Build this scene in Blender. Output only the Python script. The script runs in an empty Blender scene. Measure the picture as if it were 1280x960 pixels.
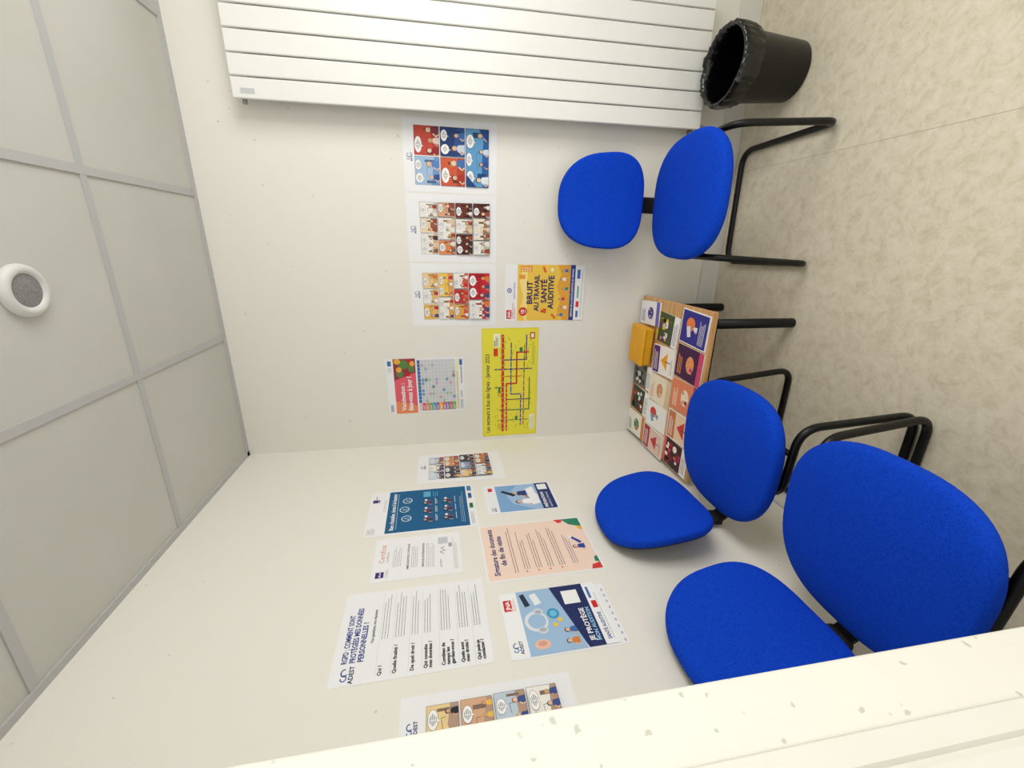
import bpy, bmesh, math, random
from mathutils import Vector, Matrix, noise
random.seed(7)
sc=bpy.context.scene
COL=sc.collection
sc.view_settings.view_transform='Standard'
sc.view_settings.look='None'
H=2.4365
# ------------------------------------------------------------------ materials
def lin(c):
    o=[]
    for v in c[:3]:
        v=v/255.0
        o.append(v/12.92 if v<=0.04045 else ((v+0.055)/1.055)**2.4)
    return (o[0],o[1],o[2],1)
MC={}
def flat(c,rough=0.7,spec=0.3,metal=0.0):
    c=tuple(int(v) for v in c)
    k=(c,rough,spec,metal)
    if k in MC: return MC[k]
    m=bpy.data.materials.new("ink_%02x%02x%02x"%c)
    m.use_nodes=True
    b=m.node_tree.nodes['Principled BSDF']
    b.inputs['Base Color'].default_value=lin(c)
    b.inputs['Roughness'].default_value=rough
    b.inputs['Specular IOR Level'].default_value=spec
    b.inputs['Metallic'].default_value=metal
    MC[k]=m
    return m
def noisy(name,c1,c2,scale=20,rough=0.6,bump=0.1,bscale=200,detail=4,spec=0.3,lo=0.35,hi=0.65,dist=0.001):
    m=bpy.data.materials.new(name); m.use_nodes=True
    nt=m.node_tree; N=nt.nodes; L=nt.links
    b=N['Principled BSDF']
    tc=N.new('ShaderNodeTexCoord')
    n=N.new('ShaderNodeTexNoise'); n.inputs['Scale'].default_value=scale; n.inputs['Detail'].default_value=detail
    L.new(tc.outputs['Object'],n.inputs['Vector'])
    r=N.new('ShaderNodeValToRGB'); r.color_ramp.elements[0].position=lo; r.color_ramp.elements[1].position=hi
    r.color_ramp.elements[0].color=lin(c1); r.color_ramp.elements[1].color=lin(c2)
    L.new(n.outputs['Fac'],r.inputs['Fac'])
    L.new(r.outputs['Color'],b.inputs['Base Color'])
    b.inputs['Roughness'].default_value=rough
    b.inputs['Specular IOR Level'].default_value=spec
    if bump>0:
        n2=N.new('ShaderNodeTexNoise'); n2.inputs['Scale'].default_value=bscale; n2.inputs['Detail'].default_value=3
        L.new(tc.outputs['Object'],n2.inputs['Vector'])
        bp=N.new('ShaderNodeBump'); bp.inputs['Strength'].default_value=bump; bp.inputs['Distance'].default_value=dist
        L.new(n2.outputs['Fac'],bp.inputs['Height']); L.new(bp.outputs['Normal'],b.inputs['Normal'])
    return m
def wall_mat(name,base,speck,sscale=14,thr=0.035,bumps=0.25):
    m=bpy.data.materials.new(name); m.use_nodes=True
    nt=m.node_tree; N=nt.nodes; L=nt.links
    b=N['Principled BSDF']; b.inputs['Roughness'].default_value=0.55; b.inputs['Specular IOR Level'].default_value=0.3
    tc=N.new('ShaderNodeTexCoord')
    v=N.new('ShaderNodeTexVoronoi'); v.inputs['Scale'].default_value=sscale
    v.inputs['Randomness'].default_value=1.0
    nd=N.new('ShaderNodeTexNoise'); nd.inputs['Scale'].default_value=60
    L.new(tc.outputs['Object'],nd.inputs['Vector'])
    mx=N.new('ShaderNodeMixRGB'); mx.inputs['Fac'].default_value=0.02
    L.new(tc.outputs['Object'],mx.inputs['Color1']); L.new(nd.outputs['Color'],mx.inputs['Color2'])
    L.new(mx.outputs['Color'],v.inputs['Vector'])
    r=N.new('ShaderNodeValToRGB'); r.color_ramp.elements[0].position=thr; r.color_ramp.elements[1].position=thr*1.6
    r.color_ramp.elements[0].color=lin(speck); r.color_ramp.elements[1].color=lin(base)
    L.new(v.outputs['Distance'],r.inputs['Fac']); L.new(r.outputs['Color'],b.inputs['Base Color'])
    n2=N.new('ShaderNodeTexNoise'); n2.inputs['Scale'].default_value=90; n2.inputs['Detail'].default_value=3
    L.new(tc.outputs['Object'],n2.inputs['Vector'])
    bp=N.new('ShaderNodeBump'); bp.inputs['Strength'].default_value=bumps; bp.inputs['Distance'].default_value=0.0012
    L.new(n2.outputs['Fac'],bp.inputs['Height']); L.new(bp.outputs['Normal'],b.inputs['Normal'])
    return m
M_wall=wall_mat("painted_plaster",(233,231,223),(202,200,191),12,0.032,0.25)
M_part=wall_mat("speckled_plaster",(238,237,228),(204,206,193),40,0.115,0.4)
M_ceil=noisy("ceiling_tile_mat",(198,198,190),(202,202,195),3,0.9,0.12,350,3,0.1)
M_tbar=flat((184,185,184),0.45,0.4)
M_trim=noisy("painted_trim",(232,231,223),(235,234,227),6,0.4,0.05,60)
M_base=noisy("baseboard_paint",(216,215,208),(221,220,213),6,0.45,0.05,60)
M_rad=noisy("radiator_enamel",(232,233,229),(235,236,232),4,0.28,0.02,30,spec=0.5)
M_black=noisy("black_powder_coat",(7,7,8),(11,11,12),40,0.36,0.03,600,spec=0.35)
M_blackpl=noisy("black_plastic",(12,12,13),(17,17,18),40,0.5,0.1,400,spec=0.3)
M_bag=noisy("black_bin_liner",(5,5,6),(9,9,10),20,0.2,0.6,45,spec=0.55,dist=0.006)
M_bin=noisy("bin_plastic",(8,8,8),(12,12,12),30,0.33,0.05,300,spec=0.4)
def fabric():
    m=bpy.data.materials.new("blue_woven_fabric"); m.use_nodes=True
    nt=m.node_tree; N=nt.nodes; L=nt.links; b=N['Principled BSDF']
    tc=N.new('ShaderNodeTexCoord')
    n=N.new('ShaderNodeTexNoise'); n.inputs['Scale'].default_value=300; n.inputs['Detail'].default_value=2
    L.new(tc.outputs['Object'],n.inputs['Vector'])
    r=N.new('ShaderNodeValToRGB'); r.color_ramp.elements[0].color=lin((6,54,178)); r.color_ramp.elements[1].color=lin((14,74,206))
    r.color_ramp.elements[0].position=0.3; r.color_ramp.elements[1].position=0.7
    L.new(n.outputs['Fac'],r.inputs['Fac']); L.new(r.outputs['Color'],b.inputs['Base Color'])
    b.inputs['Roughness'].default_value=0.9; b.inputs['Specular IOR Level'].default_value=0.12
    w1=N.new('ShaderNodeTexWave'); w1.inputs['Scale'].default_value=90; w1.bands_direction='X'
    w2=N.new('ShaderNodeTexWave'); w2.inputs['Scale'].default_value=90; w2.bands_direction='Y'
    L.new(tc.outputs['Object'],w1.inputs['Vector']); L.new(tc.outputs['Object'],w2.inputs['Vector'])
    ad=N.new('ShaderNodeMath'); ad.operation='ADD'
    L.new(w1.outputs['Fac'],ad.inputs[0]); L.new(w2.outputs['Fac'],ad.inputs[1])
    bp=N.new('ShaderNodeBump'); bp.inputs['Strength'].default_value=0.25; bp.inputs['Distance'].default_value=0.0006
    L.new(ad.outputs[0],bp.inputs['Height']); L.new(bp.outputs['Normal'],b.inputs['Normal'])
    return m
M_fab=fabric()
def floor_mat():
    m=bpy.data.materials.new("mottled_vinyl_floor"); m.use_nodes=True
    nt=m.node_tree; N=nt.nodes; L=nt.links; b=N['Principled BSDF']
    tc=N.new('ShaderNodeTexCoord')
    n=N.new('ShaderNodeTexNoise'); n.inputs['Scale'].default_value=22; n.inputs['Detail'].default_value=10; n.inputs['Roughness'].default_value=0.8; n.inputs['Distortion'].default_value=0.5
    L.new(tc.outputs['Object'],n.inputs['Vector'])
    r=N.new('ShaderNodeValToRGB'); e=r.color_ramp.elements
    e[0].position=0.33; e[0].color=lin((203,191,166)); e[1].position=0.66; e[1].color=lin((233,226,208))
    x=e.new(0.5); x.color=lin((223,214,193))
    L.new(n.outputs['Fac'],r.inputs['Fac'])
    L.new(r.outputs['Color'],b.inputs['Base Color'])
    b.inputs['Roughness'].default_value=0.42; b.inputs['Specular IOR Level'].default_value=0.35
    n2=N.new('ShaderNodeTexNoise'); n2.inputs['Scale'].default_value=120
    L.new(tc.outputs['Object'],n2.inputs['Vector'])
    bp=N.new('ShaderNodeBump'); bp.inputs['Strength'].default_value=0.15; bp.inputs['Distance'].default_value=0.001
    L.new(n2.outputs['Fac'],bp.inputs['Height']); L.new(bp.outputs['Normal'],b.inputs['Normal'])
    return m
M_floor=floor_mat()
def wood():
    m=bpy.data.materials.new("light_beech_wood"); m.use_nodes=True
    nt=m.node_tree; N=nt.nodes; L=nt.links; b=N['Principled BSDF']
    tc=N.new('ShaderNodeTexCoord'); mp=N.new('ShaderNodeMapping'); mp.inputs['Scale'].default_value=(1.5,22,22)
    L.new(tc.outputs['Object'],mp.inputs['Vector'])
    n=N.new('ShaderNodeTexNoise'); n.inputs['Scale'].default_value=3; n.inputs['Detail'].default_value=6
    L.new(mp.outputs['Vector'],n.inputs['Vector'])
    r=N.new('ShaderNodeValToRGB'); r.color_ramp.elements[0].color=lin((190,140,88)); r.color_ramp.elements[1].color=lin((216,170,115))
    r.color_ramp.elements[0].position=0.35; r.color_ramp.elements[1].position=0.65
    L.new(n.outputs['Fac'],r.inputs['Fac']); L.new(r.outputs['Color'],b.inputs['Base Color']); b.inputs['Roughness'].default_value=0.45
    return m
M_wood=wood()
# ------------------------------------------------------------------ helpers
def mkobj(name,me,parent=None,loc=(0,0,0)):
    o=bpy.data.objects.new(name,me); COL.objects.link(o); o.location=loc
    if parent is not None: o.parent=parent
    return o
def tag(o,label,cat,group=None):
    o["label"]=label; o["category"]=cat
    if group: o["group"]=group
def frombm(name,bm,mats,smooth=False,parent=None,loc=(0,0,0)):
    me=bpy.data.meshes.new(name); bm.normal_update(); bm.to_mesh(me); bm.free()
    for m in (mats if isinstance(mats,(list,tuple)) else [mats]): me.materials.append(m)
    if smooth:
        for p in me.polygons: p.use_smooth=True
    return mkobj(name,me,parent,loc)
def addbox(bm,x0,x1,y0,y1,z0,z1,mi=0,bev=0.0):
    vs=[bm.verts.new(v) for v in [(x0,y0,z0),(x1,y0,z0),(x1,y1,z0),(x0,y1,z0),(x0,y0,z1),(x1,y0,z1),(x1,y1,z1),(x0,y1,z1)]]
    fs=[]
    for f in [(3,2,1,0),(4,5,6,7),(0,1,5,4),(1,2,6,5),(2,3,7,6),(3,0,4,7)]:
        fc=bm.faces.new([vs[i] for i in f]); fc.material_index=mi; fs.append(fc)
    if bev>0:
        es=list({e for f in fs for e in f.edges})
        bmesh.ops.bevel(bm,geom=es,offset=bev,segments=3,affect='EDGES',profile=0.5)
def box(name,x0,x1,y0,y1,z0,z1,mat,bev=0.0,parent=None,struct=False):
    bm=bmesh.new(); addbox(bm,x0,x1,y0,y1,z0,z1,0,bev)
    o=frombm(name,bm,mat,parent=parent)
    if struct: o["kind"]="structure"
    return o
def rounded(pts,r=0.05,seg=8,closed=False):
    pts=[Vector(p) for p in pts]; n=len(pts); out=[]
    for i,p in enumerate(pts):
        if not closed and (i==0 or i==n-1): out.append(p); continue
        a=pts[i-1]; c=pts[(i+1)%n]
        rr=r[i] if isinstance(r,(list,tuple)) else r
        d1=(a-p); d2=(c-p); rr=min(rr,d1.length*0.48,d2.length*0.48)
        s=p+d1.normalized()*rr; e=p+d2.normalized()*rr
        for k in range(seg+1):
            t=k/seg; out.append(s*(1-t)**2+p*2*t*(1-t)+e*t*t)
    return out
def tube(bm,path,rad,seg=14,caps=True,mi=0):
    n=len(path); T=[]
    for i in range(n):
        a=path[max(0,i-1)]; b=path[min(n-1,i+1)]; T.append((b-a).normalized())
    up=Vector((0,0,1))
    if abs(T[0].dot(up))>0.9: up=Vector((1,0,0))
    nrm=(up-T[0]*up.dot(T[0])).normalized()
    rings=[]
    for i in range(n):
        if i>0:
            q=T[i-1].rotation_difference(T[i]); nrm=q@nrm
            nrm=(nrm-T[i]*nrm.dot(T[i])).normalized()
        bn=T[i].cross(nrm)
        rings.append([bm.verts.new(path[i]+(nrm*math.cos(2*math.pi*k/seg)+bn*math.sin(2*math.pi*k/seg))*rad) for k in range(seg)])
    for i in range(n-1):
        for k in range(seg):
            f=bm.faces.new([rings[i][k],rings[i][(k+1)%seg],rings[i+1][(k+1)%seg],rings[i+1][k]]); f.material_index=mi; f.smooth=True
    if caps:
        for rg,rev in((rings[0],True),(rings[-1],False)):
            f=bm.faces.new(list(reversed(rg)) if rev else rg); f.material_index=mi
def lathe(bm,prof,cx=0,cy=0,seg=48,mi=0,deform=None):
    rings=[]
    for j,(r,z) in enumerate(prof):
        rg=[]
        for k in range(seg):
            a=2*math.pi*k/seg
            p=Vector((cx+r*math.cos(a),cy+r*math.sin(a),z))
            if deform: p=deform(p,a,r,z,j)
            rg.append(bm.verts.new(p))
        rings.append(rg)
    for i in range(len(prof)-1):
        for k in range(seg):
            f=bm.faces.new([rings[i][k],rings[i][(k+1)%seg],rings[i+1][(k+1)%seg],rings[i+1][k]]); f.material_index=mi; f.smooth=True
    return rings
# ------------------------------------------------------------------ room shell
XR=2.55; YF=-3.3
box("wall_back",-0.1,XR+0.1,0,0.1,-0.05,H+0.1,M_wall,struct=True)
box("wall_left",-0.1,0,-1.9,0,-0.05,H+0.1,M_wall,struct=True)
box("floor",-0.1,XR+0.1,YF,0.0,-0.05,0,M_floor,struct=True)
bm=bmesh.new()
wy0,wy1,wz0,wz1=-2.0,-0.6,0.95,2.15
addbox(bm,XR,XR+0.1,YF,wy0,0,H); addbox(bm,XR,XR+0.1,wy1,0,0,H)
addbox(bm,XR,XR+0.1,wy0,wy1,0,wz0); addbox(bm,XR,XR+0.1,wy0,wy1,wz1,H)
frombm("wall_right",bm,M_wall)["kind"]="structure"
bm=bmesh.new()
for a,b,c,d in((wy0,wy1,wz0,wz0+.05),(wy0,wy1,wz1-.05,wz1),(wy0,wy0+.05,wz0,wz1),(wy1-.05,wy1,wz0,wz1),((wy0+wy1)/2-.03,(wy0+wy1)/2+.03,wz0,wz1)):
    addbox(bm,XR+.03,XR+.08,a,b,c,d)
frombm("window_1",bm,M_trim)["kind"]="structure"
bm=bmesh.new()
nx=5; ny=6
for i in range(nx):
    for j in range(ny):
        x0=i*.6; x1=min(x0+.6,XR); y1=-j*.6; y0=max(y1-.6,YF)
        if x1-x0<0.02 or y1-y0<0.02: continue
        addbox(bm,x0+.010,x1-.010,y0+.010,y1-.010,H+.004,H+.02,0,0.0)
addbox(bm,-.1,XR+.1,YF,0,H+.02,H+.06,0)
for i in range(1,nx):
    addbox(bm,i*.6-.012,i*.6+.012,YF,0,H-.001,H+.006,1)
for j in range(1,ny):
    addbox(bm,0,XR,-j*.6-.012,-j*.6+.012,H-.0005,H+.0055,1)
addbox(bm,0,XR,-.022,0,H-.004,H+.005,1); addbox(bm,0,.022,YF,0,H-.004,H+.005,1); addbox(bm,XR-.022,XR,YF,0,H-.004,H+.005,1)
frombm("ceiling",bm,[M_ceil,M_tbar])["kind"]="structure"
def baseboard(name,axis):
    bm=bmesh.new()
    if axis=='x': addbox(bm,0,XR,-.012,0,0,.10,0,.003)
    else: addbox(bm,0,.012,-1.76,-.012,0,.10,0,.003)
    frombm(name,bm,M_base)["kind"]="structure"
baseboard("baseboard_back",'x'); baseboard("baseboard_left",'y')
XE=0.52
box("wall_front",-0.1,XE,-1.84,-1.76,0,H+.1,M_part,bev=.004,struct=True)
bm=bmesh.new()
prof=[(-.1,-1.84),(XE+.002,-1.84),(XE+.004,-1.842),(XE+.004,-1.868),(XE-.002,-1.871),(XE-.002,-1.878),(XE+.006,-1.881),(XE+.006,-1.915),(XE+.002,-1.918),(XE-.03,-1.918),(XE-.03,-1.95),(-.1,-1.95)]
lo=[bm.verts.new((x,y,0)) for x,y in prof]; hi=[bm.verts.new((x,y,H)) for x,y in prof]
n=len(prof)
for i in range(n): bm.faces.new([lo[i],hi[i],hi[(i+1)%n],lo[(i+1)%n]])
bm.faces.new(lo); bm.faces.new(list(reversed(hi)))
bmesh.ops.recalc_face_normals(bm,faces=bm.faces)
frombm("door_1",bm,M_trim)["kind"]="structure"
box("trim_1",1.3685,1.3705,YF,-.013,0.0,0.0005,flat((196,186,166)),struct=True)
# ------------------------------------------------------------------ speaker on ceiling
sp=bpy.data.objects.new("ceiling_speaker",None); COL.objects.link(sp); sp.location=(.9,-.895,H)
tag(sp,"round white ceiling speaker with grey perforated grille","speaker")
bm=bmesh.new()
lathe(bm,[(.061,.003),(.062,-.002),(.060,-.010),(.053,-.016),(.045,-.016),(.039,-.011),(.038,.002)],seg=64)
frombm("rim",bm,flat((212,212,208),.4,.4),parent=sp)
bm=bmesh.new(); rg=lathe(bm,[(.039,-.010),(.028,-.012),(.001,-.013)],seg=64)
bm.faces.new(rg[-1])
gm=noisy("speaker_grille",(118,118,118),(150,150,150),600,.6,.3,900,1,.3,.45,.55)
g=frombm("grille",bm,gm,parent=sp); g["label"]="grey perforated grille"
# ------------------------------------------------------------------ radiator
rad=bpy.data.objects.new("radiator",None); COL.objects.link(rad); rad.location=(1.53,0,0)
tag(rad,"tall white vertical flat-tube wall radiator","radiator")
z0,z1=.262,2.212; npan=7; pitch=.0745
for i in range(npan):
    bm=bmesh.new(); addbox(bm,i*pitch+.002,(i+1)*pitch-.003,-.082,-.068,z0+.004,z1-.004,0,.004)
    frombm("panel",bm,M_rad,parent=rad)
for za,zb in((z1-.06,z1-.02),(z0+.02,z0+.06)):
    bm=bmesh.new(); addbox(bm,.012,npan*pitch-.012,-.068,-.032,za,zb,0,.006)
    frombm("manifold",bm,M_rad,parent=rad)
for zz in (z0+.10,z1-.10):
    for xx in (.06,npan*pitch-.08):
        bm=bmesh.new(); addbox(bm,xx,xx+.03,-.034,-.001,zz-.02,zz+.02,0,.002)
        frombm("wall_bracket",bm,flat((205,205,200),.4),parent=rad)
bm=bmesh.new(); tube(bm,rounded([(.018,-.05,z0+.03),(.018,-.05,z0-.035),(.018,-.004,z0-.035)],.02),.010)
frombm("valve",bm,flat((170,170,166),.3,.5,.5),parent=rad)
bm=bmesh.new(); tube(bm,[Vector((.004,-.05,z0+.036)),Vector((-.022,-.05,z0+.036))],.012)
frombm("valve_cap",bm,flat((120,122,122),.4,.5,.4),parent=rad)
bm=bmesh.new(); tube(bm,[Vector((-.010,-.05,z1-.035)),Vector((.014,-.05,z1-.035))],.009)
frombm("air_vent",bm,flat((150,150,148),.3,.5,.6),parent=rad)
bm=bmesh.new(); addbox(bm,.018,.036,-.0826,-.082,z1-.085,z1-.035)
frombm("badge",bm,flat((196,199,200),.4),parent=rad)
# ------------------------------------------------------------------ paper artwork builder (one mesh per sheet)
TXT={}
def textgeo(s,bold):
    k=(s,bold)
    if k in TXT: return TXT[k]
    cu=bpy.data.curves.new("t",'FONT'); cu.body=s; cu.size=1.0; cu.resolution_u=2; cu.offset=bold
    ob=bpy.data.objects.new("t",cu); COL.objects.link(ob)
    bpy.context.view_layer.update()
    me=bpy.data.meshes.new_from_object(ob.evaluated_get(bpy.context.evaluated_depsgraph_get()))
    vs=[(v.co.x,v.co.y) for v in me.vertices]; fs=[tuple(p.vertices) for p in me.polygons]
    bpy.data.objects.remove(ob); bpy.data.curves.remove(cu); bpy.data.meshes.remove(me)
    TXT[k]=(vs,fs); return TXT[k]
class Art:
    def __init__(s,w,h,paper=(238,239,242),thick=.35):
        s.w=w; s.h=h; s.v=[]; s.f=[]; s.m=[]; s.mats=[]; s.z=0
        s.zs=.045
        T=thick
        p=[(0,0,0),(w,0,0),(w,-h,0),(0,-h,0),(0,0,T),(w,0,T),(w,-h,T),(0,-h,T)]
        s.v+=p; mi=s.mi(paper)
        for f in [(0,1,2,3),(4,7,6,5),(0,4,5,1),(1,5,6,2),(2,6,7,3),(3,7,4,0)]: s.f.append(f); s.m.append(mi)
        s.z=T
    def mi(s,c):
        m=flat(c,.6,.3)
        if m not in s.mats: s.mats.append(m)
        return s.mats.index(m)
    def nz(s): s.z+=s.zs; return s.z
    def polys(s,ps,c):
        z=s.nz(); mi=s.mi(c)
        for p in ps:
            b=len(s.v); s.v+=[(x,-y,z) for x,y in p]
            a=sum(p[i][0]*-p[(i+1)%len(p)][1]-p[(i+1)%len(p)][0]*-p[i][1] for i in range(len(p)))
            idx=list(range(b,b+len(p)))
            if a<0: idx.reverse()
            s.f.append(tuple(idx)); s.m.append(mi)
    def poly(s,p,c): s.polys([p],c)
    def rects(s,rs,c): s.polys([[(x,y),(x+w,y),(x+w,y+h),(x,y+h)] for x,y,w,h in rs],c)
    def rect(s,x,y,w,h,c): s.rects([(x,y,w,h)],c)
    def ells(s,es,c,n=20): s.polys([[(x+rx*math.cos(2*math.pi*k/n),y+ry*math.sin(2*math.pi*k/n)) for k in range(n)] for x,y,rx,ry in es],c)
    def ell(s,x,y,rx,ry,c,n=20): s.ells([(x,y,rx,ry)],c,n)
    def line(s,pts,wd,c):
        ps=[]
        for (x0,y0),(x1,y1) in zip(pts[:-1],pts[1:]):
            dx,dy=x1-x0,y1-y0; L=math.hypot(dx,dy) or 1; nx_,ny_=-dy/L*wd/2,dx/L*wd/2; ex,ey=dx/L*wd*.3,dy/L*wd*.3
            ps.append([(x0-ex+nx_,y0-ey+ny_),(x1+ex+nx_,y1+ey+ny_),(x1+ex-nx_,y1+ey-ny_),(x0-ex-nx_,y0-ey-ny_)])
        s.polys(ps,c)
    def text(s,t,x,y,size,c,fit=None,align='l',bold=.012,rot=0):
        vs,fs=textgeo(t,bold)
        if not vs: return
        mx=max(v[0] for v in vs); mn=min(v[0] for v in vs); W=(mx-mn)*size; sx=size
        if fit: sx=size*fit/W; W=fit
        ox=x-(0 if align=='l' else W/2 if align=='c' else W)
        z=s.nz(); mi=s.mi(c); b=len(s.v)
        for vx,vy in vs:
            px=ox+(vx-mn)*sx; py=-y+vy*size
            if rot:
                dx,dy=px-x,py+y; px=x+dx*math.cos(rot)-dy*math.sin(rot); py=-y+dx*math.sin(rot)+dy*math.cos(rot)
            s.v.append((px,py,z))
        for f in fs: s.f.append(tuple(b+i for i in f)); s.m.append(mi)
    def lines(s,x,y,w,n,dy,c,th=1.2,jit=.25,words=True):
        rs=[]
        for i in range(n):
            ww=w*(1-random.random()*jit)
            xx=x
            while xx<x+ww:
                l=random.uniform(3,9) if words else ww
                l=min(l,x+ww-xx); rs.append((xx,y+i*dy,l,th)); xx+=l+1.6
        s.rects(rs,c)
    def build(s,name,parent=None):
        me=bpy.data.meshes.new(name)
        me.from_pydata([(x/1000,y/1000,z/1000) for x,y,z in s.v],[],s.f)
        for m in s.mats: me.materials.append(m)
        me.polygons.foreach_set("material_index",s.m); me.update()
        return mkobj(name,me,parent)
INK=(40,40,44); NAVY=(28,36,92); BLUE=(36,88,168); WHITE=(240,241,242)
def logo(a,x,y,s=1.0):
    pts=[(x+s*(7*math.cos(t)*(1-.10*t)),y+s*(6*math.sin(t)*(1-.05*t))) for t in [k*.35 for k in range(15)]]
    a.line(pts,2.3*s,(52,120,196))
    pts=[(x+s*(12+7*math.cos(t)),y+s*(1+6*math.sin(t))) for t in [k*.35+2.2 for k in range(13)]]
    a.line(pts,2.3*s,(30,66,150))
    a.text("ADEST",x+6*s,y+18*s,12*s,NAVY,align='c',bold=.03)
def figure(a,x,y,s,shirt,skin=(232,196,168),hair=(60,40,32)):
    a.poly([(x-6*s,y),(x-5*s,y-11*s),(x-2*s,y-13*s),(x+2*s,y-13*s),(x+5*s,y-11*s),(x+6*s,y)],shirt)
    a.ell(x,y-17.5*s,4.2*s,4.8*s,hair,14); a.ell(x+.3*s,y-16.6*s,3.3*s,3.8*s,skin,14)
    a.rects([(x-1.2*s,y-17.4*s,.9*s,.9*s),(x+1.4*s,y-17.4*s,.9*s,.9*s),(x-.6*s,y-14.6*s,2*s,.6*s)],INK)
    a.line([(x-5*s,y-9*s),(x-9*s,y-4*s),(x-6*s,y-1*s)],1.8*s,skin)
def bubble(a,x,y,w,h):
    a.ell(x+w/2,y+h/2,w/2+.7,h/2+.7,INK,18); a.ell(x+w/2,y+h/2,w/2,h/2,(244,244,244),18)
    a.poly([(x+w*.4,y+h*.9),(x+w*.55,y+h*.9),(x+w*.4,y+h*1.25)],(244,244,244))
    rs=[]
    k=max(1,int(h/3.6))
    for i in range(k):
        yy=y+h*.5+(i-(k-1)/2)*3.0; ww=w*(.66-.16*abs(i-(k-1)/2))
        rs+= [(x+w/2-ww/2,yy-.6,ww*.42,1.1),(x+w/2-ww/2+ww*.5,yy-.6,ww*.5,1.1)]
    a.rects(rs,INK)
def panel(a,x,y,w,h,bg,shirts,seed,bub=2,acc=None,sk=.66):
    R=random.Random(seed)
    a.rect(x-.8,y-.8,w+1.6,h+1.6,INK); a.rect(x,y,w,h,bg)
    if acc:
        a.poly([(x,y+h),(x,y+h*R.uniform(.62,.82)),(x+w*.4,y+h*R.uniform(.55,.75)),(x+w,y+h*R.uniform(.62,.85)),(x+w,y+h)],acc)
        dk=tuple(max(0,int(v*.72)) for v in acc)
        a.rects([(x+w*R.uniform(.03,.15),y+h*R.uniform(.4,.55),w*.10,h*.38),(x+w*R.uniform(.76,.86),y+h*R.uniform(.3,.45),w*.09,h*.42)],dk)
        a.line([(x+w*.3,y+h*.5),(x+w*.6,y+h*.46),(x+w*.62,y+h*.6)],1.0,INK)
    s=h/30*sk
    k=len(shirts)
    for i,c in enumerate(shirts):
        figure(a,x+w*(i+.5+R.uniform(-.12,.12))/k,y+h,s*R.uniform(.85,1.2),c,R.choice([(232,196,168),(214,170,138),(240,210,186)]),R.choice([(60,40,32),(30,26,26),(150,96,50),(190,150,90)]))
    for i in range(bub):
        bw=w*R.uniform(.5,.62)/max(1,bub*.75); bh=h*R.uniform(.24,.34)
        bubble(a,x+w*.05+i*(w*.92/max(1,bub))+R.uniform(0,2)+(w*R.uniform(0,.3) if bub==1 else 0),y+R.uniform(1.5,3),bw,bh)
def place(a,name,M,label,cat,rot):
    o=a.build(name); o.matrix_world=M@Matrix.Rotation(math.radians(rot),4,'Z'); tag(o,label,cat); return o
def place_back(a,name,x,z,label,cat="poster",rot=0,off=.0003):
    return place(a,name,Matrix.Translation((x,-off,z))@Matrix(((1,0,0,0),(0,0,-1,0),(0,1,0,0),(0,0,0,1))),label,cat,rot)
def place_left(a,name,y,z,label,cat="poster",rot=0,off=.0003):
    return place(a,name,Matrix.Translation((off,y,z))@Matrix(((0,0,1,0),(1,0,0,0),(0,1,0,0),(0,0,0,1))),label,cat,rot)
# --- comic A
a=Art(290,408); logo(a,132,20)
panel(a,30,48,112,105,(160,190,222),[(50,80,150),(90,130,190)],1,2,(110,150,200))
panel(a,148,48,112,105,(196,74,62),[(150,40,40),(225,205,190),(120,50,60)],2,1,(170,60,56))
panel(a,30,159,112,105,(206,92,60),[(170,50,40),(70,110,170)],3,1,(176,70,50),.8)
panel(a,148,159,112,105,(30,62,120),[(200,210,225),(60,110,180)],4,2,(44,84,150))
panel(a,30,270,230,100,(96,156,204),[(220,232,240),(40,80,150),(200,215,230),(90,130,190)],5,3,(40,96,160))
a.poly([(30,270),(80,270),(30,316)],(30,70,130)); a.poly([(260,370),(206,370),(260,326)],(30,70,130))
place_back(a,"comic_poster",1.238,1.598,"white sheet with red and blue comic strip panels",rot=-.6)
# --- comic B
a=Art(294,409); logo(a,136,22)
W1=(238,236,230)
rows=[([88,60,62],[W1,(236,216,186),W1],[(214,178,140),(150,90,70),(205,200,190)]),
([60,92,58],[(226,140,86),W1,(214,166,130)],[(180,90,60),(214,170,130),(120,70,56)]),
([88,60,62],[(96,40,34),W1,(110,50,40)],[(60,26,24),(206,180,150),(70,30,26)]),
([60,92,58],[W1,(236,226,206),(92,42,34)],[(190,186,176),(150,120,100),(60,28,24)])]
sd=20
for i,(ws,cs,ac) in enumerate(rows):
    xx=36
    for j,w in enumerate(ws):
        sd+=1; panel(a,xx,60+i*80,w,75,cs[j],[random.choice([(150,70,50),(225,200,170),(120,96,86),(60,50,50),(230,228,222)]) for _ in range(2 if w<70 else 3)],sd,2 if w>80 else 1,ac[j],.6); xx+=w+6
place_back(a,"comic_poster",.937,1.598,"white sheet with orange and dark brown comic strip panels")
# --- comic C
a=Art(296,406); logo(a,146,22)
sd=40
for i,(yy,h,ws,cs,ac) in enumerate([(56,68,[70,66,70],[(232,180,84),W1,(238,206,150)],(226,186,110)),(130,66,[104,108],[W1,(240,200,90)],(222,160,80)),(202,66,[70,66,70],[(232,170,80),(200,50,50),W1],(204,90,60)),(274,98,[90,122],[W1,(190,24,40)],(200,40,50))]):
    xx=34
    for j,w in enumerate(ws):
        sd+=1; panel(a,xx,yy,w,h,cs[j],[random.choice([(200,40,40),(240,236,230),(220,120,50),(90,70,110)]) for _ in range(2 if w<80 else 3)],sd,2 if w>80 else 1,ac,.62); xx+=w+6
place_back(a,"comic_poster",.635,1.596,"white sheet with red and yellow comic strip panels")
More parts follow.
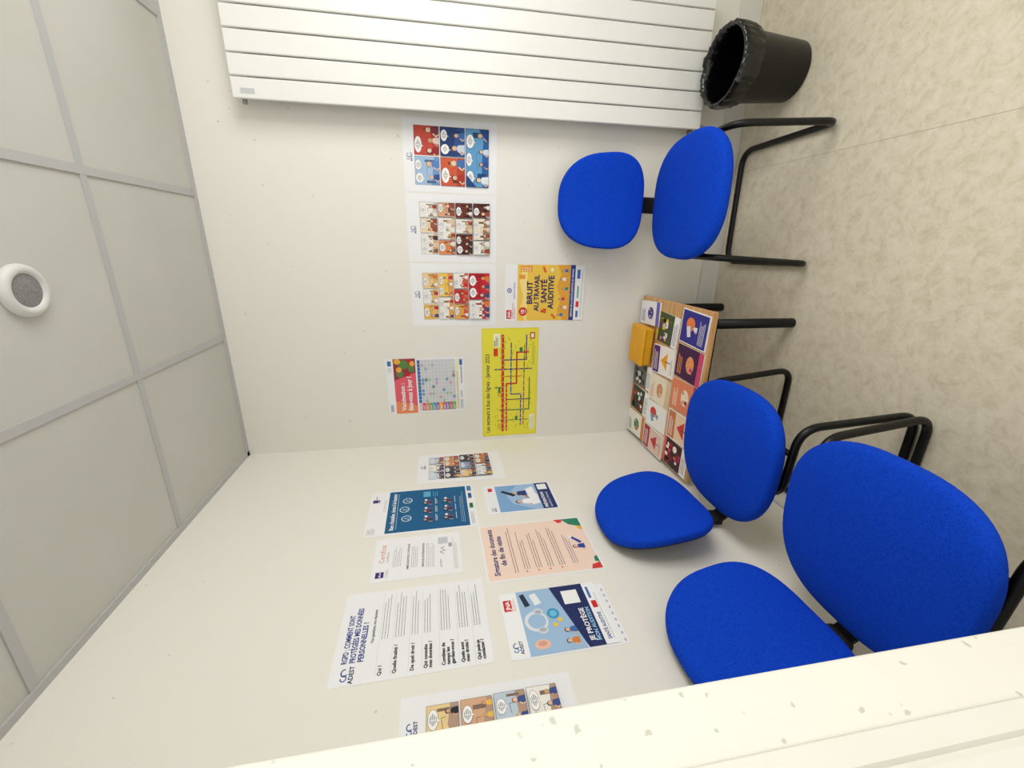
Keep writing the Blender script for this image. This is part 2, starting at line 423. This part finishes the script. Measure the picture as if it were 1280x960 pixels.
# --- noise poster
a=Art(274,407)
a.rect(0,62,274,345,(238,198,78))
a.rects([(10,8,44,26)],(206,38,44)); a.text("JNA",32,28,19,WHITE,align='c',bold=.03)
a.text("JOURNÉE NATIONALE",10,43,8,(206,38,44)); a.text("DE L'AUDITION",10,52,8,(206,38,44))
a.ell(150,22,12,12,(30,70,150)); a.ell(150,22,8,8,WHITE); a.ell(150,22,4,5,(30,70,150)); a.text("SANTÉ AU TRAVAIL",150,50,9,(30,70,150),align='c')
a.polys([[(0,100),(60,78),(120,92),(190,72),(274,92),(274,112),(0,112)]],(246,222,140))
a.rects([(240,76,30,60),(206,70,20,30)],(228,156,66)); a.rects([(244+11*k,82+13*j,5,7) for k in range(2) for j in range(4)],(250,236,190))
a.ell(46,92,22,22,(206,52,40)); a.text("10",46,97,23,WHITE,align='c',bold=.03); a.text("ANS",46,107,8,WHITE,align='c')
a.text("BRUIT",140,138,40,NAVY,align='c',bold=.03,fit=112)
a.text("AU TRAVAIL",137,172,36,NAVY,align='c',bold=.03,fit=180)
a.text("&",50,211,40,(206,52,40),align='c',bold=.03)
a.text("SANTÉ",146,211,40,NAVY,align='c',bold=.03,fit=116)
a.text("AUDITIVE",140,247,40,NAVY,align='c',bold=.03,fit=166)
a.polys([[(0,300),(50,268),(110,288),(170,262),(230,284),(274,266),(274,345),(0,345)]],(228,166,64))
for i,(fx,fy,c) in enumerate([(28,300,(60,110,170)),(66,318,(240,236,230)),(108,306,(204,60,50)),(158,322,(50,140,120)),(205,308,(240,236,230)),(246,318,(60,110,170))]): figure(a,fx,fy,1.35,c)
a.polys([[(238,196),(266,186),(266,196),(240,208)],[(8,256),(30,236),(36,242),(14,264)]],(226,96,44)); a.ells([(250,236,10,8)],(250,240,210))
a.rect(0,332,274,24,(34,62,140)); a.text("SEMAINE DE LA SANTÉ AUDITIVE AU TRAVAIL",137,348,12,WHITE,align='c',fit=240,bold=.02)
a.rect(0,356,274,51,WHITE); a.rects([(14,368,34,12),(208,366,44,16)],(60,110,180)); a.rects([(66,366,30,16)],(210,60,60)); a.rects([(112,370,60,8)],(90,170,120)); a.lines(14,390,240,2,5,(110,110,120))
place_back(a,"noise_awareness_poster",.655,1.145,"yellow and white hearing-health poster with navy title")
# --- bus plan
a=Art(598,296,(226,216,60))
YL=(234,224,70)
a.rect(6,6,586,284,YL)
a.text("Les secteurs à bus des lignes - Janvier 2023",24,38,30,(40,60,90),fit=440,bold=.02)
R=random.Random(4)
a.rects([(R.uniform(30,540),R.uniform(56,262),R.uniform(8,18),1.6) for _ in range(70)],(96,92,60))
for pts,w,c in [([(60,206),(240,206),(240,152),(520,152)],6,(44,60,130)),([(60,222),(500,222)],5,(150,40,50)),([(90,80),(90,250)],5,(96,110,50)),([(150,90),(150,252),(330,252)],6,(50,130,70)),([(380,66),(380,262)],6,(44,50,100)),([(210,126),(210,260)],5,(70,70,80)),([(430,110),(430,232),(560,232)],6,(60,60,130)),([(280,66),(280,110)],5,(70,120,60)),([(340,120),(340,210)],5,(200,120,40)),([(30,128),(300,128),(300,182),(470,182),(470,244)],8,(206,44,40)),([(30,108),(560,108)],13,(206,44,40))]:
    a.line(pts,w,c)
st=[(x,106) for x in range(40,560,30)]
a.rects([(x,y,4,4) for x,y in st],(250,250,244))
a.rects([(x,125.5,4,4) for x in range(40,300,26)]+[(x,204,3.5,3.5) for x in range(70,240,28)]+[(x,220,3.5,3.5) for x in range(80,500,34)]+[(88,y,3.5,3.5) for y in range(90,250,26)]+[(378,y,3.5,3.5) for y in range(80,260,28)]+[(x,150,3.5,3.5) for x in range(250,520,34)],(250,250,244))
a.rects([(x+R.uniform(-4,4),y-R.choice([9,-11]),R.uniform(9,18),1.6) for x,y in st],(50,50,50))
a.rects([(40,80,34,20),(230,80,30,20)],(216,196,50)); a.rects([(92,176,22,14),(250,84,30,12),(470,196,26,16)],(60,130,70)); a.rects([(500,60,70,34)],(244,240,200)); a.rects([(504,64,30,4),(504,72,50,3),(504,80,44,3)],(80,80,80))
a.rects([(452,60,40,22)],(214,60,50))
a.polys([[(30,256),(120,256),(120,284),(30,284)]],(244,240,206)); a.lines(34,261,80,4,6,(70,70,70)); a.lines(400,264,130,3,6,(80,80,60)); a.rect(540,250,34,26,(206,44,40)); a.rect(546,256,22,14,WHITE)
place_back(a,"bus_network_plan",.020,1.259,"yellow landscape bus network plan with coloured lines","map",rot=.3)
# --- vaccination calendar
a=Art(292,386)
a.rects([(10,8,40,16)],(190,196,204)); a.lines(14,11,32,3,4,(90,100,120)); a.rects([(222,8,26,18)],(220,220,226)); a.rects([(256,8,26,18)],(70,120,170))
a.rect(0,36,292,108,(226,96,112))
a.polys([[(0,36),(70,36),(40,144),(0,144)]],(234,140,96)); a.polys([[(180,36),(292,36),(292,144),(220,144)]],(150,50,70))
a.ells([(215,66,20,18),(262,86,24,26),(240,124,20,16)],(90,130,70)); a.ells([(236,62,14,14),(278,56,14,16),(266,128,14,12)],(236,170,70)); a.ells([(206,100,12,12),(280,112,10,10)],(190,40,50))
a.text("Vaccination :",14,84,30,WHITE,bold=.03,fit=150); a.text("êtes-vous à jour ?",14,120,34,WHITE,bold=.03,fit=186)
a.rect(10,152,272,190,(206,208,212)); a.rect(52,152,230,14,(60,110,170))
cols=[(214,70,110),(232,120,60),(110,170,80),(70,150,190),(150,90,160),(236,180,60),(214,70,110),(90,120,180),(200,80,60),(110,170,80)]
for i,c in enumerate(cols): a.rect(10,168+i*17.4,42,16,c)
a.rects([(14,173+i*17.4,30,2) for i in range(10)]+[(14,178+i*17.4,22,2) for i in range(10)],WHITE)
a.rects([(52,167+i*17.4,230,1.2) for i in range(11)]+[(52+i*19.2,152,1.2,190) for i in range(13)],(240,240,240))
R=random.Random(9)
for c in [(204,170,190),(170,195,170),(160,185,205),(120,160,200)]:
    a.rects([(54+19.2*R.randrange(11),170+17.4*R.randrange(10),16,13) for _ in range(7)],c)
a.rect(10,346,272,12,(236,232,180)); a.lines(14,349,250,2,4,(90,90,90)); a.rects([(12,364,50,14),(76,366,36,10)],(190,200,214)); a.text("VACCINATION INFO",150,376,10,NAVY); a.rect(250,364,30,14,(60,110,170))
place_back(a,"vaccination_calendar",.180,1.740,"vaccination calendar sheet with pink header and coloured grid","poster",rot=.5)
# --- comic D (left wall)
a=Art(268,406); logo(a,140,20)
sd=70
for i,(yy,ws,cs) in enumerate([(54,[66,60,66],[(206,220,234),W1,(200,208,230)]),(128,[100,98],[(70,70,80),(220,150,90)]),(202,[62,66,64],[(236,200,130),(150,170,210),(70,66,72)]),(276,[100,98],[(224,232,238),(206,130,80)])]):
    xx=32
    for j,w in enumerate(ws):
        sd+=1; panel(a,xx,yy,w,68,cs[j],[random.choice([(60,70,120),(180,60,50),(230,180,80),(40,40,46)]) for _ in range(2 if w<70 else 3)],sd,2 if w>90 else 1,(120,110,120),.62); xx+=w+6
place_left(a,"comic_poster",-.406,1.600,"white sheet with blue and orange comic strip panels")
# --- blue poster on white sheet
a=Art(293,425)
TE=(18,92,140)
a.rect(10,74,276,318,TE)
a.lines(12,10,40,6,5,(70,70,80)); a.rects([(214,10,22,22),(214,34,22,4)],(60,50,110)); a.text("afnor",241,26,10,(60,50,110))
a.lines(150,58,90,2,6,(120,120,130))
a.text("Bien s'installer, écran à la hauteur",148,104,22,WHITE,align='c',fit=244,bold=.025)
a.rect(30,112,236,1.6,(180,210,230))
for (cx,cy) in [(90,150),(150,140),(210,150)]:
    a.ell(cx,cy,19,19,WHITE,24); a.ell(cx,cy,16.5,16.5,(24,110,160),24); figure(a,cx,cy+13,1.0,(60,150,200))
for (cx,cy) in [(70,250),(126,250),(182,250),(70,330),(126,330),(182,330)]:
    figure(a,cx,cy,1.7,(40,60,90),(214,170,138)); a.line([(cx+10,cy),(cx+10,cy-18),(cx+24,cy-18)],2.4,(190,90,50)); a.rects([(cx+14,cy-30,12,9)],WHITE)
a.rects([(56,262,44,2),(112,262,44,2),(168,262,44,2),(56,342,44,2),(112,342,44,2),(168,342,44,2),(56,267,34,2),(112,267,38,2),(168,267,30,2)],(214,228,238))
a.rects([(222,214,40,30),(222,254,40,2.5),(222,262,34,2.5),(222,270,38,2.5)],(90,170,206)); a.lines(30,362,230,3,6,(200,220,232))
a.lines(14,400,80,3,5,(110,120,130)); a.rects([(120,400,30,14)],(40,110,60)); a.rects([(190,400,34,14)],(24,90,150)); a.rect(246,398,34,18,(70,130,180))
place_left(a,"posture_advice_poster",-.741,1.778,"white sheet with teal-blue workstation posture infographic",rot=.8)
# --- small blue poster
a=Art(206,298)
a.rect(8,10,190,278,(126,168,214)); a.rect(8,10,190,40,(232,236,242)); logo(a,24,22,.8); a.rects([(160,18,26,18)],(206,38,44))
a.polys([[(8,200),(60,110),(120,90),(198,150),(198,240),(8,240)]],(158,190,226))
figure(a,70,190,3.0,(244,246,250)); figure(a,130,180,3.2,(40,60,120)); figure(a,104,226,2.4,(225,232,240)); a.polys([[(40,190),(160,180),(176,214),(50,226)]],(240,242,246)); a.polys([[(110,120),(150,70),(160,78),(124,132)]],(30,40,60))
a.rect(8,228,190,60,(30,50,110)); a.text("PRÉVENTION",16,252,19,WHITE,fit=110,bold=.03); a.text("SANTÉ AU TRAVAIL",16,270,12,(220,232,244),fit=110); a.rect(146,236,42,42,WHITE)
place_left(a,"prevention_poster",-.674,1.310,"small blue prevention poster with white figures and navy band",rot=.3)
# --- certificate
a=Art(207,294)
a.rect(16,14,26,26,(58,40,110)); a.text("afnor",18,31,11,WHITE,bold=.02); a.lines(16,46,40,2,5,(110,100,140))
a.text("Certificat",84,36,24,(214,130,90),bold=0); a.text("Certificate",84,50,12,(150,150,156),bold=0)
a.lines(60,66,96,5,6,(120,120,126)); a.text("AMÉLIORATION CONTINUE",104,118,10,INK,align='c'); a.lines(50,126,110,4,6,(110,110,116)); a.text("SERVICES DE PRÉVENTION",104,168,10,INK,align='c')
a.lines(40,176,130,5,6,(130,130,136)); a.rects([(34,222,40,1.2),(34,226,34,1.2)],(120,120,126)); a.rects([(150,216,34,34)],(200,202,208)); a.line([(96,236),(108,222),(114,240),(126,226),(134,238)],1.6,(50,50,90)); a.lines(20,268,160,3,5,(150,150,156)); a.rect(130,252,20,12,(160,164,176))
place_left(a,"certificate",-.967,1.724,"white certificate sheet with small purple emblem","certificate",rot=.4)
# --- pink document poster
a=Art(284,396)
a.rect(6,6,272,384,(242,216,200))
a.polys([[(278,322),(278,390),(206,390),(232,372),(244,344)]],(40,130,100)); a.polys([[(278,292),(278,326),(262,322),(256,306)]],(214,60,56)); a.polys([[(206,390),(214,372),(232,372),(228,390)]],(236,180,60))
a.polys([[(6,352),(26,360),(34,390),(6,390)]],(214,60,56)); a.polys([[(34,390),(40,374),(60,378),(66,390)]],(40,130,100))
a.text("Signature des documents",142,46,26,(60,60,120),align='c',fit=234,bold=.03); a.text("de fin de visite",142,74,26,(60,60,120),align='c',fit=150,bold=.03)
a.lines(30,96,230,2,9,INK,2.0)
for i in range(4):
    yy=130+i*40
    a.ell(30,yy+5,3,3,(214,60,56)); a.lines(40,yy,210,3,8.5,(70,66,80),1.9,.35)
a.lines(40,298,150,3,8,(60,60,120),1.8)
figure(a,120,366,2.0,(44,70,160)); a.polys([[(134,352),(168,326),(174,334),(142,362)]],(44,70,160)); a.ell(172,326,8,6,(240,240,240))
place_left(a,"visit_documents_poster",-1.026,1.356,"pale pink notice about signing documents, coloured corner shapes",rot=.5)
# --- RGPD
a=Art(290,408)
logo(a,20,34,1.3)
BT=(36,58,140)
a.text("RGPD : COMMENT SONT",60,36,20,BT,fit=150,bold=.03); a.text("PROTÉGÉES MES DONNÉES",60,56,20,BT,fit=172,bold=.03); a.text("PERSONNELLES ?",60,76,20,BT,fit=120,bold=.03)
a.text("Vos questions, nos réponses",110,96,12,(60,60,70),bold=.02,fit=110)
qs=[["Qui ?"],["Quelle finalité ?"],["De quel droit ?"],["Qui consulte","mes données ?"],["Combien de","temps les","gardez-vous ?"],["Quels sont","mes droits ?"],["Qui puis-je","contacter ?"]]
ys=[124,160,204,238,284,334,376]
for q,yy in zip(qs,ys):
    for i,t in enumerate(q): a.text(t,14,yy+i*12,13,(26,26,36),bold=.028)
    a.rects([(12,yy-14,266,.5)],(190,192,198))
    nl=3 if yy in(160,284,334) else 2
    a.lines(118,yy-8,156,nl+1,7.5,(90,92,100),1.3,.3)
place_left(a,"data_protection_notice",-1.296,1.778,"large white text notice about personal data protection",rot=.6)
# --- hearing poster with sheet behind
a=Art(214,318); a.rects([(8+22*k,306,9,5) for k in range(9)],(170,174,180))
place_left(a,"wall_calendar",-1.298,1.316,"white sheet sticking out below the blue poster","paper",rot=.4)
a=Art(216,302)
a.rect(0,0,216,52,(240,242,244)); logo(a,24,18,1.1); a.rect(150,8,40,24,(206,38,44)); a.text("JNA",170,27,18,WHITE,align='c',bold=.03); a.lines(148,36,50,2,5,(206,38,44))
a.rect(0,52,216,158,(158,190,222))
# earmuffs, roll, plugs
a.ell(104,92,34,34,(222,226,232)); a.ell(104,94,25,26,(158,190,222)); a.ells([(72,104,11,15),(136,104,11,15)],(206,212,220)); a.ells([(74,104,6,10),(134,104,6,10)],(170,178,190))
a.ell(122,146,18,18,(60,150,196)); a.ell(122,146,11,11,(110,190,220)); a.ell(30,92,15,22,(236,190,170)); a.ell(32,92,8,13,(220,160,140))
a.poly([(156,70),(202,60),(206,74),(160,86)],(40,50,70)); a.poly([(158,100),(198,90),(204,110),(164,122)],(232,236,240)); a.ells([(84,144,7,7),(98,160,7,7)],(236,200,60))
figure(a,28,196,1.7,(214,130,60)); figure(a,62,200,1.7,(60,110,170))
a.polys([[(0,214),(216,158),(216,262),(0,262)]],(30,44,96)); a.text("JE PROTÈGE",16,238,20,WHITE,fit=110,bold=.03); a.text("MON AUDITION",16,255,16,(150,200,236),fit=110,bold=.03)
a.rect(146,190,50,50,WHITE); a.rect(0,262,216,40,(240,242,244)); a.text("SANTÉ AUDITIVE",14,284,15,BT,fit=90,bold=.03); a.rects([(120,270,26,16)],(206,38,44)); a.rects([(156,270,44,8)],(60,110,180)); a.lines(14,290,180,1,5,(120,120,130))
place_left(a,"hearing_protection_poster",-1.294,1.326,"light blue hearing-protection poster with navy diagonal band",rot=.8,off=.0009)
# --- comic E
a=Art(290,408); logo(a,210,22)
sd=90
for i,(yy,ws,cs) in enumerate([(60,[70,70,76],[(238,210,120),W1,(232,206,150)]),(138,[110,112],[(180,130,180),(214,170,136)]),(216,[70,76,70],[W1,(226,170,90),(190,206,220)]),(294,[110,112],[(238,206,130),W1])]):
    xx=32
    for j,w in enumerate(ws):
        sd+=1; panel(a,xx,yy,w,72,cs[j],[random.choice([(150,60,60),(60,80,140),(235,190,80),(40,40,46)]) for _ in range(2 if w<80 else 4)],sd,2 if w>90 else 1,(180,150,130),.5); xx+=w+6
place_left(a,"comic_poster",-1.636,1.600,"white sheet with warm-coloured comic strip panels, by the doorway")
# ------------------------------------------------------------------ low table
TH=.415
tb=bpy.data.objects.new("low_table",None); COL.objects.link(tb); tb.location=(.40,-.315,0)
tag(tb,"low square-cornered table with light wood top and black legs","table")
box("table_top",-.375,.382,-.290,.300,TH-.022,TH,M_wood,bev=.004,parent=tb)
bm=bmesh.new()
for s in(-1,1):
    addbox(bm,-.32,.33,s*.24-.01,s*.24+.01,TH-.055,TH-.0225)
    addbox(bm,(-.33 if s<0 else .32),(-.31 if s<0 else .34),-.25,.25,TH-.055,TH-.0225)
frombm("apron",bm,M_black,parent=tb)
for s in(-1,1):
    for t in(-1,1):
        bm=bmesh.new(); lathe(bm,[(.001,0),(.019,0),(.020,.004),(.020,TH-.022),(.001,TH-.022)],cx=(.325 if s>0 else -.315),cy=t*.234,seg=24)
        frombm("leg",bm,M_blackpl,parent=tb)
def leaflet(x,y,th,bg,kind,acc,acc2,rot=0,w=146,h=206,label=""):
    a=Art(w,h,(240,240,238),thick=th)
    rim=4 if kind%2==0 else 0
    a.rect(rim,rim,w-2*rim,h-2*rim,bg)
    if kind==0:
        a.ell(w*.6,h*.36,w*.2,h*.16,acc); a.poly([(w*.2,h*.3),(w*.5,h*.22),(w*.55,h*.36),(w*.25,h*.42)],acc2); figure(a,w*.5,h*.62,1.8,acc2); a.lines(16,h*.7,w-40,5,8,WHITE,3)
    elif kind==1:
        a.lines(14,16,w-50,3,12,acc,6,.3); a.ell(w*.5,h*.55,w*.26,h*.15,acc); figure(a,w*.36,h*.66,1.7,acc2); figure(a,w*.64,h*.64,1.7,acc); a.rect(0,h*.84,w,h*.16,acc2)
    elif kind==2:
        a.rect(4,4,w-8,h*.3,acc2); a.lines(16,14,w-40,3,12,WHITE,5); a.poly([(w*.2,h*.7),(w*.5,h*.4),(w*.8,h*.7)],acc); a.rect(w*.48,h*.6,4,h*.25,INK); a.lines(16,h*.88,w-50,2,7,acc2,2)
    else:
        R=random.Random(int(x*1000))
        for c in (acc,acc2,(240,236,228),tuple(int(v*.5) for v in acc)):
            a.ells([(R.uniform(15,w-15),R.uniform(25,h*.7),R.uniform(7,17),R.uniform(7,17)) for _ in range(5)],c)
        a.rect(0,h*.76,w,h*.24,WHITE); a.lines(12,h*.8,w-30,4,8,acc2,3); a.rect(0,0,w,16,acc)
    o=a.build("leaflet_stack")
    o.matrix_world=Matrix.Translation((x,y,TH+.0004))@Matrix.Rotation(math.radians(rot),4,'Z')@Matrix.Translation((-w/2000,h/2000,0))
    tag(o,label,"leaflets","leaflets laid out on the low table")
LV=[(.695,-.500,6,(52,48,140),0,(236,130,70),(226,226,240),-3,146,"stack of violet-blue leaflets on wooden table top"),
(.540,-.498,5,(66,24,72),1,(236,150,90),(206,70,110),-2,146,"stack of dark plum leaflets with orange lettering"),
(.388,-.498,5,(226,132,96),1,(246,226,206),(170,60,60),1,142,"stack of salmon orange leaflets"),
(.238,-.498,4,(236,206,176),2,(206,60,60),(200,120,80),2,138,"stack of beige leaflets with red motif"),
(.099,-.498,5,(60,26,40),3,(214,80,90),(150,30,50),-1,130,"stack of dark red and white leaflets"),
(.655,-.292,4,(70,84,50),3,(214,190,60),(90,60,120),-4,142,"stack of leaflets with greenery picture"),
(.503,-.296,8,(240,236,230),2,(240,160,30),(90,40,120),3,138,"stack of white leaflets with purple band"),
(.352,-.288,5,(238,226,206),1,(214,150,110),(226,196,160),-2,138,"stack of cream leaflets with text"),
(.214,-.290,4,(240,240,238),0,(206,60,60),(120,150,190),1,130,"stack of white leaflets with red spot"),
(.080,-.290,6,(226,196,186),2,(200,60,70),(170,50,60),-1,126,"stack of pink leaflets"),
(.705,-.118,9,(236,238,244),1,(70,60,150),(110,100,180),3,116,"stack of white leaflets with violet lettering"),
(.372,-.110,6,(120,110,90),3,(96,120,140),(60,60,60),2,124,"stack of leaflets with grey photograph"),
(.235,-.110,5,(50,66,54),3,(190,90,50),(50,70,60),-3,130,"stack of dark green leaflets"),
(.090,-.098,5,(236,232,224),1,(70,130,90),(206,130,70),2,126,"stack of white leaflets with green lettering"),]
for (x,y,th,bg,k,c1,c2,r,wd,lab) in LV: leaflet(x,y,th,bg,k,c1,c2,r,label=lab,w=wd,h=188 if y>-.45 else 192)
yb=bpy.data.objects.new("yellow_box",None); COL.objects.link(yb); yb.location=(.545,-.120,TH+.0105); yb.rotation_euler=(0,0,math.radians(-3))
tag(yb,"flat yellow lidded box lying among leaflets","box")
M_yel=noisy("yellow_card",(222,158,24),(232,172,38),10,.5,.1,200)
box("box_base",-.094,.094,-.066,.066,0,.038,M_yel,bev=.006,parent=yb)
box("lid",-.098,.098,-.070,.070,.0385,.056,M_yel,bev=.007,parent=yb)
# ------------------------------------------------------------------ waste bin
bn=bpy.data.objects.new("waste_bin",None); COL.objects.link(bn); bn.location=(1.714,-.258,0)
tag(bn,"black round plastic waste bin with black liner","bin")
bm=bmesh.new(); HB=.31
lathe(bm,[(.001,.0),(.100,0),(.105,.004),(.127,HB-.012),(.132,HB-.010),(.133,HB),(.129,HB+.001),(.124,HB-.004),(.102,.010),(.001,.010)],seg=64)
frombm("bin_body",bm,M_bin,parent=bn)
def dfm(p,a,r,z,j):
    q=Vector((math.cos(a)*3.2,math.sin(a)*3.2,z*9))
    n1=noise.noise(q); n2=noise.noise(q*3.1+Vector((5,1,2))); n3=noise.noise(q*7.3+Vector((9,4,7)))
    k=n1*.8+n2*.7+n3*.5
    amp=.006 if z>HB-.1 else .005
    if z<.03: amp=.001
    rr=(r+amp*k)/max(r,1e-6)
    zz=z
    if j in(0,1): zz+=.018*n1+.010*n2
    elif z>HB-.02: zz+=.007*n1+.004*n2+.002*n3
    return Vector((p.x*rr,p.y*rr,zz))
bm=bmesh.new()
lathe(bm,[(.136,HB-.075),(.139,HB-.060),(.141,HB-.045),(.142,HB-.03),(.142,HB-.015),(.141,HB+.002),(.136,HB+.010),(.128,HB+.008),(.120,HB-.005),(.116,HB-.03),(.115,HB-.06),(.112,HB-.10),(.106,.15),(.100,.10),(.090,.05),(.05,.022),(.001,.018)],seg=160,deform=dfm)
lb=frombm("bin_liner",bm,M_bag,parent=bn); lb["label"]="crumpled black plastic liner folded over the rim"
# ------------------------------------------------------------------ chairs
def sgnpow(v,p): return math.copysign(abs(v)**p,v)
def pad(prof,n_exp,seg,shape):
    bm=bmesh.new(); rings=[]
    for (s,h) in prof:
        rg=[]
        for k in range(seg):
            t=2*math.pi*k/seg
            u=sgnpow(math.cos(t),2/n_exp)*s; v=sgnpow(math.sin(t),2/n_exp)*s
            rg.append(bm.verts.new(shape(u,v,h)))
        rings.append(rg)
    for i in range(len(prof)-1):
        for k in range(seg):
            f=bm.faces.new([rings[i][k],rings[i][(k+1)%seg],rings[i+1][(k+1)%seg],rings[i+1][k]]); f.smooth=True
    bm.faces.new(list(reversed(rings[0]))).smooth=True; bm.faces.new(rings[-1]).smooth=True
    bmesh.ops.recalc_face_normals(bm,faces=bm.faces)
    return bm
def seat_shape(u,v,h):
    w=.240*(1-.05*v-.06*v*v)
    x=u*w; y=.008+v*.240*(1-.035*u*u)
    z=.432+h-.022*max(0,(-v-.45))**1.5*1.6+.006*abs(u)**2 -.004*(1-v*v)
    return Vector((x,y,z))
def back_shape(u,v,h):
    w=.199*(1-.055*v-.065*v*v+.02*(-v if v<0 else 0))
    x=u*w; z=.727+v*.189
    y=.268+.035*v-.030*u*u+.012*(v*v)-h
    return Vector((x,y,z))
def dome(h0,h1,edge):
    p=[(.02,h0),(.5,h0),(.90,h0)]
    for k in range(7):
        t=-math.pi/2+math.pi*k/6
        p.append((1-edge+edge*math.cos(t),(h0+h1)/2-.002+((h1-h0)/2-.002)*math.sin(t)))
    for s,dh in((.88,.003),(.75,.006),(.6,.008),(.4,.010),(.2,.0108),(.02,.011)): p.append((s,h1-.004+dh))
    return p
seat_bm=lambda: pad(dome(0,.050,.055),3.0,72,seat_shape)
pan_bm=lambda: pad([(.02,-.018),(.55,-.018),(.80,-.014),(.94,-.004),(.97,.006),(.9,.008),(.02,.008)],3.0,72,seat_shape)
back_bm=lambda: pad(dome(0,.042,.06),2.8,72,back_shape)
bsh_bm=lambda: pad([(.02,-.014),(.6,-.014),(.88,-.010),(.96,-.002),(.985,.008),(.9,.010),(.02,.010)],2.8,72,back_shape)
def chair(loc,rotz,label):
    c=bpy.data.objects.new("visitor_chair",None); COL.objects.link(c); c.location=loc; c.rotation_euler=(0,0,rotz)
    tag(c,label,"chair","blue visitor chairs in the waiting area")
    return c
c1=chair((1.212,-.368,0),math.radians(1.0),"blue fabric visitor chair on black sled frame, between table and bin")
parts=[]
parts.append(frombm("seat",seat_bm(),M_fab,parent=c1))
p=frombm("seat_shell",pan_bm(),M_blackpl,parent=c1); p["label"]="black plastic seat underside"; parts.append(p)
parts.append(frombm("backrest",back_bm(),M_fab,parent=c1))
p=frombm("backrest_shell",bsh_bm(),M_blackpl,parent=c1); p["label"]="black plastic backrest cover"; parts.append(p)
bm=bmesh.new()
path=rounded([(0,.05,.408),(0,.285,.408),(0,.315,.47),(0,.270,.66)],.04,8)
hw=.028; th=.006
prev=None
for i,q in enumerate(path):
    a_=path[max(0,i-1)]; b_=path[min(len(path)-1,i+1)]; T=(b_-a_).normalized(); Nn=Vector((1,0,0)).cross(T)
    ring=[bm.verts.new(q+Vector((sx*hw,0,0))+Nn*(sn*th)) for sx,sn in((-1,-1),(1,-1),(1,1),(-1,1))]
    if prev:
        for k in range(4): bm.faces.new([prev[k],prev[(k+1)%4],ring[(k+1)%4],ring[k]])
    else: bm.faces.new(ring)
    prev=ring
bm.faces.new(list(reversed(prev)))
bmesh.ops.recalc_face_normals(bm,faces=bm.faces)
parts.append(frombm("back_bracket",bm,M_blackpl,parent=c1))
bm=bmesh.new(); rings=[]
for k in range(29):
    t=k/28; z=.44+t*.12; y=.306-.018*t; g=.004 if k%2 else 0
    hx=.036-g; hy=.014-g
    rings.append([bm.verts.new((sx*hx,y+sy*hy,z)) for sx,sy in((-1,-.6),(-.8,-1),(.8,-1),(1,-.6),(1,.6),(.8,1),(-.8,1),(-1,.6))])
for i in range(28):
    for k in range(8): bm.faces.new([rings[i][k],rings[i][(k+1)%8],rings[i+1][(k+1)%8],rings[i+1][k]])
bm.faces.new(rings[0]); bm.faces.new(rings[-1]); bmesh.ops.recalc_face_normals(bm,faces=bm.faces)
parts.append(frombm("bellows_sleeve",bm,M_blackpl,parent=c1))
bm=bmesh.new()
r=.0125; ft=-.205; rr=.300
pts=[(-.13,.10,.410),(-.222,.06,.410),(-.230,-.17,.405),(-.250,ft,r),(-.250,rr,r),(.250,rr,r),(.250,ft,r),(.230,-.17,.405),(.222,.06,.410),(.13,.10,.410)]
tube(bm,rounded(pts,[.03,.05,.07,.06,.07,.07,.06,.07,.05,.03],10),r,seg=16)
tube(bm,[Vector((-.225,-.08,.408)),Vector((.225,-.08,.408))],.010,seg=12)
tube(bm,[Vector((-.14,.10,.408)),Vector((.14,.10,.408))],.010,seg=12)
parts.append(frombm("sled_frame",bm,M_black,parent=c1))
def copychair(loc,rotz,label):
    c=c1.copy(); COL.objects.link(c); c.location=loc; c.rotation_euler=(0,0,rotz); c["label"]=label
    for p in parts:
        q=p.copy(); q.parent=c; COL.objects.link(q)
    return c
copychair((.331,-.857,0),math.radians(90),"blue fabric visitor chair on black sled frame, next to low table")
copychair((.334,-1.394,0),math.radians(89.5),"blue fabric visitor chair on black sled frame, beside the door frame")
# ------------------------------------------------------------------ light
w=bpy.data.worlds.new("World"); sc.world=w; w.use_nodes=True
bg=w.node_tree.nodes['Background']; bg.inputs[0].default_value=(1,.98,.94,1); bg.inputs[1].default_value=1.28
def area(name,loc,rot,sx,sy,power,col):
    l=bpy.data.lights.new(name,'AREA'); l.shape='RECTANGLE'; l.size=sx; l.size_y=sy; l.energy=power; l.color=col
    o=bpy.data.objects.new(name,l); COL.objects.link(o); o.location=loc; o.rotation_euler=rot; return o
area("window_daylight",(XR+.06,-1.3,1.55),(0,math.radians(90),0),1.2,1.4,32,(1,.985,.955))
# ------------------------------------------------------------------ camera
yaw,pitch,roll=[math.radians(v) for v in(18.6404,9.7435,2.3271)]
fw=Vector((-math.sin(yaw)*math.cos(pitch),math.cos(yaw)*math.cos(pitch),-math.sin(pitch)))
r0=Vector((math.cos(yaw),math.sin(yaw),0)); d0=fw.cross(r0)
rv=r0*math.cos(roll)+d0*math.sin(roll); dv=-r0*math.sin(roll)+d0*math.cos(roll)
cam=bpy.data.cameras.new("camera"); co=bpy.data.objects.new("camera",cam); COL.objects.link(co)
mat=Matrix((dv,rv,-fw)).transposed().to_4x4(); mat.translation=Vector((1.0202,-2.0829,1.4799))
co.matrix_world=mat
cam.sensor_fit='HORIZONTAL'; cam.sensor_width=36; cam.lens=524.4/1280*36; cam.clip_start=.02
sc.camera=co
